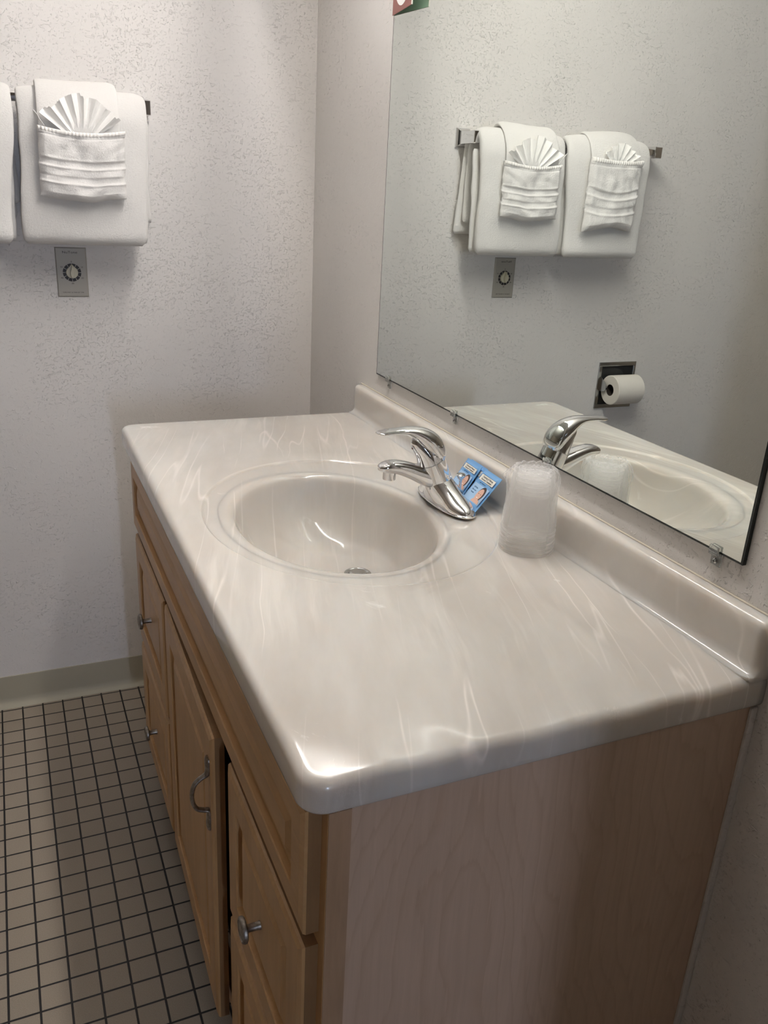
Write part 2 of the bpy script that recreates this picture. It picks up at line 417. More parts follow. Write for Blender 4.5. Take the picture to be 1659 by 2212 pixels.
MB().box((WX0+0.03, YO-0.045, 0.04), (WX1-0.03, YO-0.04, 1.16)).build('pane', M['sky'], wo, smooth=0)

def cove(x0, x1, name):
    prof = [(0.0, 0.0905), (0.003, 0.0905), (0.0036, 0.088), (0.0036, 0.025), (0.0055, 0.014), (0.010, 0.006), (0.018, 0.0025), (0.020, 0.0), (0.0, 0.0)]
    mb = MB(); rs = [[(x, YW-d, -H+z) for d, z in prof] for x in (x0, x1)]
    mb.loft(rs); return st(mb.build(name, M['base'], smooth=50))
cove(XL, 0.0, 'baseboard_back')
prof = [(0.0, 0.0905), (0.003, 0.0905), (0.0036, 0.088), (0.0036, 0.025), (0.0055, 0.014), (0.010, 0.006), (0.018, 0.0025), (0.020, 0.0), (0.0, 0.0)]
st(MB().loft([[(-d, y, -H+z) for d, z in prof] for y in (1.19, YW-0.02)]).loft([[(-d, y, -H+z) for d, z in prof] for y in (YN, 0.0)]).build('baseboard_right', M['base'], smooth=50))

# ------------------------------------------------------------------ wall mirror
MY0, MY1, MZ0, MZ1 = 0.0642, 1.148, 0.1086, 0.99
mr = empty('wall_mirror', (0, (MY0+MY1)/2, MZ0), 'large frameless rectangular wall mirror above the vanity backsplash, reflecting the towels', 'mirror')
e = MB().box((-0.0058, MY0, MZ0), (-0.0003, MY1, MZ1)); e.build('glass_edge', M['mirror_edge'], mr, smooth=0)
i_ = 0.0028
MB().box((-0.0062, MY0+i_, MZ0+i_), (-0.0056, MY1-i_, MZ1-i_)).build('mirror_face', M['mirror'], mr, smooth=0)
clipdat = [(1.0817, 'clear plastic mirror clip nearest the far left corner of the mirror'), (0.775, 'clear plastic mirror clip on the bottom edge, left of the faucet reflection'),
           (0.4655, 'clear plastic mirror clip just behind the wrapped cup stack'), (0.1063, 'clear plastic mirror clip near the right bottom corner of the mirror, screw showing')]
clip0 = None
for y, lab in clipdat:
    if clip0 is None:
        c = empty('mirror_clip', (-0.004, y, 0.100), lab, 'clip', 'clear clips holding the mirror')
        b = MB(); b.box((-0.0035, y-0.008, 0.090), (-0.0002, y+0.008, 0.1082), 0.0012).box((-0.0105, y-0.0075, 0.1050), (-0.0002, y+0.0075, 0.1083), 0.0012).box((-0.0105, y-0.0075, 0.1052), (-0.0070, y+0.0075, 0.117), 0.0014)
        b.build('clip_body', M['clear'], c)
        s_ = MB().rev([(0.0001, 0.0), (0.0034, 0.0), (0.0034, -0.0012), (0.0024, -0.0022), (0.0001, -0.0026)], (-0.0035, y, 0.0965), 'x', 20)
        sc_ = s_.build('screw', M['chrome_dull'], c)
        MB().box((-0.00635, y-0.0018, 0.0962), (-0.0058, y+0.0018, 0.0968)).box((-0.00635, y-0.0003, 0.0947), (-0.0058, y+0.0003, 0.0983)).build('slot', M['black'], sc_, smooth=0)
        clip0 = c; y00 = y
    else:
        r_ = clip0.copy(); S.collection.objects.link(r_); r_.location.y += y - y00; r_['label'] = lab
        for ch in list(clip0.children):
            q = ch.copy(); S.collection.objects.link(q); q.parent = r_
            for g in ch.children:
                q2 = g.copy(); S.collection.objects.link(q2); q2.parent = q
# card stuck on the mirror's far upper corner
cd = empty('sign_card', (-0.0075, 1.088, 0.8150), 'brown card with a white oval on the far upper corner of the mirror', 'sign')
def cardx(y): return -0.0072 - 0.016*(1.149-y)/0.122
mb = MB(); y0, y1 = 1.0275, 1.149
mb.add([(cardx(y1), y1, 0.815), (cardx(y0), y0, 0.815), (cardx(y0), y0, 0.935), (cardx(y1), y1, 0.935), (cardx(y1)-0.001, y1, 0.815), (cardx(y0)-0.001, y0, 0.815), (cardx(y0)-0.001, y0, 0.935), (cardx(y1)-0.001, y1, 0.935)], [(0,1,2,3),(4,7,6,5),(0,4,5,1),(1,5,6,2),(2,6,7,3),(3,7,4,0)])
mb.build('card_face', M['brown'], cd, smooth=0)
mb = MB().add([(cardx(y1)+0.0004, y1, 0.815), (cardx(y0)+0.0004, y0, 0.815), (cardx(y0)+0.0004, y0, 0.935), (cardx(y1)+0.0004, y1, 0.935)], [(0,1,2,3)])
mb.build('card_back', M['green'], cd, smooth=0)
mb = MB().box((cardx(y0)-0.0016, y0-0.0014, 0.815), (cardx(y0)+0.0006, y0+0.0004, 0.935)); mb.build('card_edge', M['label'], cd, smooth=0)
ov = [(1.088 + 0.052*math.cos(t), 0.876 + 0.0525*math.sin(t)) for t in [2*math.pi*k/64 for k in range(64)]]
MB().add([(cardx(y)-0.0014, y, z) for y, z in ov], [tuple(range(64))]).build('oval', M['white'], cd, smooth=0)
cr = Vector((cardx(1.0)-cardx(1.1), -0.1, 0)).normalized()
text('Text us', 0.0125, (cardx(1.072)-0.0018, 1.072, 0.8385), cr, (0, 0, 1), M['black'], 'lettering', cd)
text('De', 0.012, (cardx(1.112)-0.0018, 1.112, 0.8465), cr, (0, 0, 1), M['black'], 'lettering', cd)

# ------------------------------------------------------------------ vanity light fixture above the mirror
FX0, FX1, FZ = 0.06, 1.22, 1.22
FXO = -0.25
vl = empty('vanity_light', (FXO, (FX0+FX1)/2, FZ-0.03), 'two-tube fluorescent light bar on a bracket above the mirror, out of view', 'light')
MB().box((FXO+0.035, FX0-0.03, FZ-0.08), (0, FX1+0.03, FZ+0.08), 0.006).build('housing', M['white'], vl)
for dz in (-0.05, 0.05):
    MB().rev([(0.001, FX0), (0.013, FX0+0.001), (0.013, FX1-0.001), (0.001, FX1)], (FXO, 0, FZ+dz), 'y', 24).build('fluorescent_tube', M['tube'], vl)
for yy in (FX0-0.012, FX1+0.012):
    MB().box((FXO-0.022, yy-0.010, FZ-0.075), (FXO+0.036, yy+0.010, FZ+0.075), 0.004).build('tube_holder', M['white'], vl)

# ------------------------------------------------------------------ countertop with moulded basin
D, L = 0.5585, 1.2428
TH = 0.0456
ct = empty('vanity_countertop', (-D/2, L/2, -TH), 'glossy beige cultured marble countertop with an oval basin and backsplash', 'countertop')
OX, OY, OA, OB = -0.2763, 0.6201, 0.2326, 0.2817
BX, BY, BA, BB = -0.3063, 0.6151, 0.1575, 0.2128
GX, GY = -0.245, 0.640
def zwave(x, y):
    ny = 0.0042*(1+0.42*math.sin(2*math.pi*(x+0.558)/0.115+0.6))
    """flat top that rolls off very gently towards the free edges, as cast tops do"""
    z = 0.0
    for d, amp, wd in ((y, ny, 0.095), (x + D, 0.0012, 0.05), (L - y, 0.0012, 0.05)):
        if d < wd: z -= amp*(1-max(d, 0)/wd)**2.0
    return z
def perim(d):
    """points of the slab outline inset by d, constant count; the wall side keeps x=0"""
    pts = []; x0 = -D + d; y0 = d; y1 = L - d; r = max(0.028 - d, 0.0015)
    def seg(a, b, n, pw=1):
        for k in range(n):
            t = k/n; pts.append((a[0]+(b[0]-a[0])*t, a[1]+(b[1]-a[1])*t))
    def arc(cx, cy, a0, a1, n):
        for k in range(n):
            t = R(a0+(a1-a0)*k/n); pts.append((cx+r*math.cos(t), cy+r*math.sin(t)))
    seg((0, y1), (x0+r, y1), 48); arc(x0+r, y1-r, 90, 180, 12)
    seg((x0, y1-r), (x0, y0+r), 110); arc(x0+r, y0+r, 180, 270, 12)
    seg((x0+r, y0), (0, y0), 48); seg((0, y0), (0, y1), 110)
    return pts
P0 = perim(0.0); NP = len(P0)
TH_ = [math.atan2((y-OY)/OB, (x-OX)/OA) for x, y in P0]
def ell(cx, cy, a, b, z): return [(cx+a*math.cos(t), cy+b*math.sin(t), z) for t in TH_]
slab = []
slab.append(ell(BX, BY, BA*1.13, BB*1.10, -0.0052))
for k in (0.25, 0.5, 0.75, 0.92):
    slab.append([tuple(a[i]*(1-k)+b[i]*k for i in range(3)) for a, b in zip(ell(BX, BY, BA*1.13, BB*1.10, -0.0052), ell(OX, OY, OA*0.985, OB*0.985, -0.0036))])
for s_, z in ((0.985, -0.0036), (0.992, -0.0031), (0.998, -0.0012), (1.004, -0.0003), (1.012, 0.0)): slab.append(ell(OX, OY, OA*s_, OB*s_, z))
P6 = perim(0.042); e1 = ell(OX, OY, OA*1.012, OB*1.012, 0.0)
for k in (0.15, 0.35, 0.55, 0.70, 0.80, 0.85, 0.90, 0.95, 1.0):
    ring = []
    for a, b in zip(e1, P6):
        x = a[0]*(1-k)+b[0]*k; y = a[1]*(1-k)+b[1]*k
        ring.append((x, y, zwave(x, y)))
    slab.append(ring)
for d in (0.036, 0.030, 0.024, 0.019, 0.015, 0.0115):
    slab.append([(x, y, zwave(x, y)) for x, y in perim(d)])
zr = 0.0105
ze = -0.0032
for k in range(1, 9):
    t = R(90*k/8); d = zr*(1-math.sin(t)); dz = zr*(1-math.cos(t))
    slab.append([(x, y, (zwave(x, y) if k < 8 else zwave(x, y)) - dz) for x, y in perim(d)])
for z in (-0.022, -0.034): slab.append([(x, y, z) for x, y in perim(0.0)])
for k in range(1, 5):
    t = R(90*k/4); slab.append([(x, y, -TH + 0.010*(1-math.sin(t))) for x, y in perim(0.010*(1-math.cos(t)))])
slab.append([(x, y, -TH) for x, y in perim(0.04)])
sb = MB().loft(slab, cap=False); sb.build('slab', M['marble'], ct, smooth=180)
bowl_prof = [(1.0, 1.10, -0.0052), (0.99, 1.06, -0.0058), (0.98, 1.03, -0.0075), (0.965, 1.005, -0.0115), (0.95, 0.988, -0.0175), (0.93, 0.970, -0.027), (0.90, 0.945, -0.040), (0.85, 0.900, -0.058), (0.79, 0.845, -0.074), (0.70, 0.76, -0.092),
             (0.60, 0.66, -0.106), (0.5, 0.55, -0.1145), (0.4, 0.44, -0.1205), (0.3, 0.33, -0.1235), (0.2, 0.22, -0.1255), (0.1, 0.12, -0.1270), (0.0, 0.085, -0.128)]
basin = []
for t, s_, z in smoothtab(bowl_prof, 6):
    k = min(1.0, max(0.0, t)); q = max(0.0, min(1.0, (s_-0.085)/(1.10-0.085)))
    cx = GX + (BX-GX)*q**0.8; cy = GY + (BY-GY)*q**0.8
    if s_ > 0.3: a, b = BA*s_*(1+0.03*max(0, (s_-1.0)/0.10)/1.1*1.0), BB*s_
    else:
        m_ = (s_-0.085)/(0.3-0.085); a = 0.022*(1-m_)+BA*0.3*m_; b = 0.022*(1-m_)+BB*0.3*m_
    basin.append(ell(cx, cy, a, b, z))
basin[0] = ell(BX, BY, BA*1.13, BB*1.10, -0.0052)
MB().loft(basin, cap=False).build('basin', M['marble'], ct, smooth=180)
dr = MB().rev([(0.0001, -0.003), (0.010, -0.0035), (0.0165, -0.0028), (0.0185, 0.0), (0.021, 0.0015), (0.0235, 0.0012), (0.0235, -0.02)], (GX, GY, -0.1275), 'z', 40, cap=False)
drain = dr.build('drain', M['chrome_dull'], ct)
MB().rev([(0.0001, 0.007), (0.012, 0.0062), (0.0150, 0.004), (0.0150, 0.002), (0.006, 0.0), (0.006, -0.01)], (GX, GY, -0.1285), 'z', 32, cap=False).build('stopper', M['chrome_dull'], drain)
# backsplash: cove at its foot, rounded top, rounded ends
bp = []
for k in range(0, 7):
    t = R(90*k/6); bp.append((-0.0217-0.013*(1-math.sin(t)), 0.013*(1-math.cos(t))-0.0003))
bp = bp[0:]
bp += [(-0.0217, 0.03), (-0.0214, 0.048)]
for k in range(1, 8):
    t = R(90*k/7); bp.append((-0.0114-0.010*math.cos(t), 0.0557+0.010*math.sin(t)))
bp += [(-0.0005, 0.0657), (-0.0005, -0.006), (-0.0350, -0.006)]
secs = []
ys = [(0.0, 0.0095), (0.0012, 0.0060), (0.004, 0.0028), (0.008, 0.0006), (0.012, 0.0)]
sec_y = ys + [(0.012+(L-0.024)*k/60, 0.0) for k in range(1, 60)] + [(L-y, i) for y, i in ys[::-1]]
for y, i in sec_y:
    ring = []
    for x, z in bp:
        f_ = 1.0 if z > 0.012 else max(0, z)/0.012
        ring.append((min(x + i*(1 if x < -0.002 else 0), -0.0005), y, z - i*(0.8 if z > 0.05 else 0.0)))
    secs.append(ring)
MB().loft(secs).build('backsplash', M['marble'], ct, smooth=60)
MB().box((-0.0035, 0.0, 0.0650), (0, L, 0.0672), 0.001).build('caulk_line', M['caulk'], ct)

# ------------------------------------------------------------------ vanity cabinet
CY0, CY1 = 0.0062, 1.185
XF = -0.532
cb = empty('vanity_cabinet', (-0.27, 0.6, -H), 'maple vanity cabinet with drawers and a door under the beige countertop', 'cabinet')
ff = MB()
ZB = -0.765
ff.box((XF, CY0+0.0006, ZB), (XF+0.004, 0.048, -TH-0.0002))
ff.box((XF, 0.325, ZB), (XF+0.019, 0.372, -TH-0.0002)).box((XF, 0.79, ZB), (XF+0.019, 0.835, -TH-0.0002)).box((XF, 1.14, ZB), (XF+0.019, CY1, -TH-0.0002))
ff.box((XF+0.0005, CY0+0.0006, -0.232), (XF+0.019, CY1, -TH-0.0002)).box((XF+0.0005, CY0, ZB), (XF+0.019, CY1, -0.735))
ff.box((XF+0.001, CY0+0.0006, ZB), (XF+0.019, 0.33, -TH-0.001)).box((XF+0.001, 0.80, ZB), (XF+0.019, CY1-0.001, -TH-0.001))
ff.build('face_frame', M['wood_v'], cb, smooth=0)
MB().box((XF+0.0006, CY0-0.0005, ZB), (-0.5085, CY0+0.018, -TH-0.0003)).build('stile', M['stile_side'], cb, smooth=0)
sp = MB()
poly = [(-0.5085, ZB), (-0.5085, -TH-0.0004), (-0.0005, -TH-0.0004), (-0.0005, -H), (-0.46, -H), (-0.46, ZB)]
def slabpoly(mb, poly, ya, yb):
    n = len(poly); vs = [(x, ya, z) for x, z in poly] + [(x, yb, z) for x, z in poly]
    mb.add(vs, [tuple(range(n)), tuple(range(2*n-1, n-1, -1))] + [(i, n+i, n+(i+1) % n, (i+1) % n) for i in range(n)])
slabpoly(sp, poly, CY0+0.0012, CY0+0.016); a_ = sp.build('side_panel', M['veneer'], cb, smooth=0); a_['label'] = 'pale greyish maple veneer end panel'
sp = MB(); slabpoly(sp, poly, CY1-0.015, CY1); sp.build('side_panel', M['veneer'], cb, smooth=0)
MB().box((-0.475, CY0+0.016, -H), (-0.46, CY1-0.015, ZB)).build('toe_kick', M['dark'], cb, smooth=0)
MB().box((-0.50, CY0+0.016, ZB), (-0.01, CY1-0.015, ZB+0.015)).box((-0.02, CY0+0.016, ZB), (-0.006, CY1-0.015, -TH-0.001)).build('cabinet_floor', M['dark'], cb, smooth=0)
MB().box((-0.010, CY0-0.0030, -H), (-0.0002, CY0+0.0012, -TH-0.001), 0.001).build('wall_caulk', M['wall'], cb)
def front(y0, y1, z0, z1, rail, horiz, name, parent, xb=XF, th=0.019, rot=None, inner=True):
    """raised-panel front: eased outer edge, flat rails, sunk groove, bevelled raised field"""
    tf = xb - th; cs = 0.0085
    steps = [(0.0, 0.0), (0.0, -(th-0.0055)), (0.0012, -(th-0.0025)), (cs, -th), (rail, -th), (rail+0.0015, -th+0.0015), (rail+0.002, -th+0.0085), (rail+0.006, -th+0.009), (rail+0.026, -th+0.0025), (rail+0.0265, -th+0.0022)]
    mb = MB(); rs = []
    for d, x in steps:
        rs.append([(xb+x, y0+d, z0+d), (xb+x, y1-d, z0+d), (xb+x, y1-d, z1-d), (xb+x, y0+d, z1-d)])
    mb.loft(rs)
    if rot:
        py, ang = rot; c_, s_ = math.cos(ang), math.sin(ang)
        mb.v = [(xb + (x-xb)*c_ + (y-py)*s_, py - (x-xb)*s_ + (y-py)*c_, z) for x, y, z in mb.v]
    o = mb.build(name, M['wood_h'] if horiz else M['wood_v'], parent, smooth=0)
    o.data.materials.append(M['wood_edge_shaded'])
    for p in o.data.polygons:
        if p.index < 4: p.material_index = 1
    return o
front(0.0225, 1.165, -0.205, -0.052, 0.034, True, 'drawer_front', cb)
def knob(y, z, parent, xb):
    mb = MB().rev([(0.0056, 0.0), (0.0054, -0.0015), (0.0050, -0.0035), (0.0048, -0.014), (0.0058, -0.0165), (0.0140, -0.0178), (0.0160, -0.0195), (0.0162, -0.0225), (0.0150, -0.0245), (0.0128, -0.0252), (0.0118, -0.0240), (0.0060, -0.0248), (0.0001, -0.0252)], (xb, y, z), 'x', 36)
    return mb.build('knob', M['pewter'], parent, smooth=40)
for y0, y1 in ((0.0225, 0.333), (0.822, 1.158)):
    for z0, z1 in ((-0.472, -0.222), (-0.748, -0.486)):
        d_ = front(y0, y1, z0, z1, 0.045, False, 'drawer', cb)
        if z0 > -0.5 or y0 > 0.5: knob((y0+y1)/2, (z0+z1)/2, d_, XF-0.0165)
        else: knob((y0+y1)/2, (z0+z1)/2, d_, XF-0.0165)
door = front(0.385, 0.802, -0.748, -0.218, 0.052, False, 'cabinet_door', cb, rot=(0.802, R(1.25)))
hx = XF-0.019-0.0085; hy = 0.405
hp = [(hx+0.0005, -0.262), (hx-0.001, -0.268), (hx-0.001, -0.282), (hx-0.004, -0.290), (hx-0.013, -0.2955), (hx-0.021, -0.304), (hx-0.0245, -0.318), (hx-0.0235, -0.334), (hx-0.018, -0.346), (hx-0.008, -0.351), (hx-0.0015, -0.354), (hx-0.001, -0.366), (hx-0.001, -0.378), (hx+0.0005, -0.385)]
hp = smoothtab([list(q) for q in hp], 4); nn = len(hp); rs = []
for i, (x, z) in enumerate(hp):
    t = i/(nn-1); a, b = hp[max(i-1, 0)], hp[min(i+1, nn-1)]
    dx, dz = b[0]-a[0], b[1]-a[1]; l_ = math.hypot(dx, dz); nx, nz = -dz/l_, dx/l_
    foot = max(0.0, 1-min(t, 1-t)/0.28); wy = 0.0046+0.0034*min(1, foot*1.6)*(1 if min(t, 1-t) > 0.02 else 0.6); wn_ = 0.0032+0.0016*min(1, foot*1.5)
    rs.append([(x+nx*wn_*math.cos(u), hy+wy*math.sin(u), z+nz*wn_*math.cos(u)) for u in [2*math.pi*j/14 for j in range(14)]])
MB().loft(rs).build('handle', M['pewter'], door, smooth=60)

# ------------------------------------------------------------------ faucet
FY = 0.616
fa = empty('faucet', (-0.0967, FY, 0), 'chrome single-lever bathroom faucet at the back of the oval basin', 'faucet')
def fring(O, I, w, n=36, ex=2.0, y=FY):
    cx, cz = (O[0]+I[0])/2, (O[1]+I[1])/2; ux, uz = (O[0]-I[0])/2, (O[1]-I[1])/2; q = []
    for j in range(n):
        t = 2*math.pi*j/n; c_, s_ = math.cos(t), math.sin(t)
        c2 = math.copysign(abs(c_)**(2/ex), c_); s2 = math.copysign(abs(s_)**(2/ex), s_)
        q.append((cx+ux*c2, y+w*s2, cz+uz*c2))
    return q
def floft(tab, name, parent, ex=2.0, n=5, mat='chrome'):
    return MB().loft([fring((a, b), (c_, d_), w_, ex=ex) for a, b, c_, d_, w_ in smoothtab([list(t) for t in tab], n)]).build(name, M[mat], parent, smooth=60)
body = MB()
rs = []; NS = 60
for i in range(NS+1):
    s_ = -1+2*i/NS; s_ = math.sin(s_*math.pi/2)
    y = FY+0.083*s_; wv = max(0.0012, 0.0295*(1-abs(s_)**2.7)**0.5*(1-0.10*math.exp(-(abs(s_)-0.45)**2/0.03)))
    h = max(0.0012, (0.0205+0.040*math.exp(-(s_/0.42)**2))*(1-abs(s_)**4)**0.5)
    cx = -0.0965 - 0.024*math.exp(-(s_/0.45)**2)
    q = []
    for j in range(25):
        t = math.pi*j/24; c_, sn = math.cos(t), math.sin(t)
        top = sn**0.75
        xx = (-0.0965)+(cx+0.0965)*top + wv*math.copysign(abs(c_)**(0.9), c_)
        q.append((xx, y, h*top))
    rs.append(q)
body.loft(rs)
ax = Vector((-0.455, 0, 1)).normalized()
body.loft([fring((-0.0700, -0.001), (-0.1230, -0.001), 0.0262), fring((-0.0735, 0.010), (-0.1275, 0.006), 0.0252), fring((-0.091, 0.045), (-0.1370, 0.027), 0.0246), fring((-0.1095, 0.0868), (-0.1535, 0.0668), 0.0243)])
body.build('body', M['chrome'], fa, smooth=60)
fl = []
for sc_, z in ((1.0, 0.0), (1.0, 0.0022), (0.97, 0.0034), (0.5, 0.0036)):
    fl.append([(-0.0965+0.0305*sc_*math.copysign(abs(math.cos(t))**0.9, math.cos(t)), FY+0.0862*sc_*math.copysign(abs(math.sin(t))**0.9, math.sin(t)), z) for t in [2*math.pi*j/64 for j in range(64)]])
MB().loft(fl).build('base_flange', M['chrome'], fa, smooth=50)
floft([(-0.1098, 0.0870, -0.1533, 0.0670, 0.0238), (-0.1103, 0.0882, -0.1540, 0.0682, 0.0236), (-0.1120, 0.098, -0.1590, 0.083, 0.0215), (-0.118, 0.107, -0.1660, 0.0965, 0.0170), (-0.128, 0.115, -0.1700, 0.1065, 0.0125), (-0.140, 0.122, -0.1695, 0.1150, 0.0095)], 'neck', fa)
MB().loft([fring((-0.1085, 0.0868), (-0.1540, 0.0662), 0.0247), fring((-0.1089, 0.0878), (-0.1544, 0.0672), 0.0247)]).build('collar', M['chrome_dull'], fa, smooth=40)
spout = floft([(-0.112, 0.064, -0.098, 0.022, 0.0205), (-0.138, 0.0665, -0.126, 0.0275, 0.0190), (-0.155, 0.0715, -0.150, 0.0370, 0.0178), (-0.175, 0.0778, -0.172, 0.0490, 0.0168), (-0.195, 0.0818, -0.194, 0.0590, 0.0158), (-0.211, 0.0812, -0.2105, 0.0625, 0.0145), (-0.2215, 0.0775, -0.2205, 0.0640, 0.0118), (-0.2265, 0.0735, -0.2258, 0.0668, 0.0060)], 'spout', fa, ex=2.7)
MB().rev([(0.0001, 0.003), (0.0085, 0.003), (0.0088, 0.0), (0.0108, 0.0), (0.0112, 0.002), (0.0112, 0.014)], (-0.2065, FY, 0.0505), 'z', 32).build('aerator', M['chrome'], spout)
handle = floft([(-0.1100, 0.0830, -0.130, 0.0795, 0.0205), (-0.1085, 0.0900, -0.137, 0.0860, 0.0236), (-0.1105, 0.1020, -0.145, 0.0935, 0.0243), (-0.1165, 0.1140, -0.152, 0.1000, 0.0242), (-0.127, 0.1245, -0.158, 0.1060, 0.0228), (-0.1415, 0.1322, -0.165, 0.1135, 0.0200), (-0.158, 0.1363, -0.173, 0.1198, 0.0168),
                (-0.177, 0.1375, -0.183, 0.1250, 0.0145), (-0.197, 0.1364, -0.199, 0.1268, 0.0134), (-0.216, 0.1346, -0.217, 0.1264, 0.0132), (-0.2275, 0.1330, -0.2278, 0.1270, 0.0112), (-0.2330, 0.1312, -0.2330, 0.1288, 0.0052)], 'lever', fa)
MB().rev([(0.0001, -0.0012), (0.0024, -0.0008), (0.0026, 0.001)], (-0.1672, FY, 0.1010), 'x', 16).build('temperature_dot', plain('red_dot', (0.12, 0.01, 0.01), 0.3), fa)
MB().rev([(0.0026, 0.0), (0.0022, 0.030), (0.0030, 0.036), (0.0080, 0.0425), (0.0088, 0.0445), (0.0070, 0.0465), (0.0001, 0.0472)], (-0.0735, FY-0.004, 0.003), 'z', 24).build('lift_rod', M['chrome'], fa)

# ------------------------------------------------------------------ plastic cups in a sleeve
CX, CY = -0.0725, 0.401
def cup_mb():
    mb = MB(); prof = [(0.0402, 0.0030), (0.0415, 0.0026), (0.0420, 0.0012), (0.0412, 0.0), (0.0400, 0.0010), (0.0396, 0.003)]
    prof = [(0.0395, 0.0040), (0.0410, 0.0034), (0.0416, 0.0018), (0.0408, 0.0002), (0.0396, 0.0010), (0.0392, 0.0044), (0.0385, 0.012), (0.0352, 0.045), (0.0318, 0.078), (0.0306, 0.088), (0.0298, 0.0905), (0.0284, 0.0915), (0.0268, 0.0905), (0.0262, 0.0870), (0.0250, 0.0855), (0.0001, 0.0855)]
    mb.rev(prof, (CX, CY, 0.0), 'z', 64, cap=False); return mb
cup0 = None
names = ['lowest translucent plastic cup of the upturned stack, its rim resting on the countertop', 'second translucent plastic cup from the bottom of the upturned stack', 'third translucent plastic cup from the bottom of the upturned stack',
         'fourth translucent plastic cup from the bottom of the upturned stack', 'fifth translucent plastic cup from the bottom of the upturned stack', 'topmost translucent plastic cup of the upturned stack, its base showing']
for k, lab in enumerate(names):
    if cup0 is None:
        cup0 = cup_mb().build('plastic_cup', M['cup'], None, smooth=50); c = cup0
    else:
        c = cup0.copy(); S.collection.objects.link(c); c.location.z += 0.0063*k
    tagp(c, lab, 'cup', 'nested plastic cups beside the faucet')
def sleeve():
    prof = smoothtab([[0.0412, 0.0415], [0.0398, 0.055], [0.0380, 0.070], [0.0375, 0.085], [0.0385, 0.098], [0.0390, 0.108], [0.0375, 0.117], [0.0330, 0.1245], [0.0285, 0.1285], [0.0255, 0.1275], [0.0235, 0.1245], [0.012, 0.1238], [0.0005, 0.124]], 6)
    rs = []; n = 110
    for r, z in prof:
        q = []
        for j in range(n):
            t = 2*math.pi*j/n; a = max(0, min(1, (z-0.035)/0.07))
            nz = noise.noise(Vector((math.cos(t)*3, math.sin(t)*3, z*22)))
            n2 = noise.noise(Vector((math.cos(t)*9, math.sin(t)*9, z*60+5)))
            rr = r*(1+a*(0.050*nz+0.022*n2))
            if r > 0.031: rr = max(rr, r*0.96)
            ear = max(0, 1-abs(((t-R(128)+math.pi) % (2*math.pi))-math.pi)/0.30)*max(0, 1-abs(z-0.108)/0.014)
            rr += 0.010*ear
            q.append((CX+rr*math.cos(t), CY+rr*math.sin(t), z+a*0.0030*n2*(1 if r > 0.02 else 0.3)))
        rs.append(q)
    return MB().loft(rs, cap=False)
tagp(sleeve().build('plastic_sleeve', M['wrap'], None, smooth=180), 'crinkled clear plastic sleeve pulled over the stack of cups', 'plastic wrap')

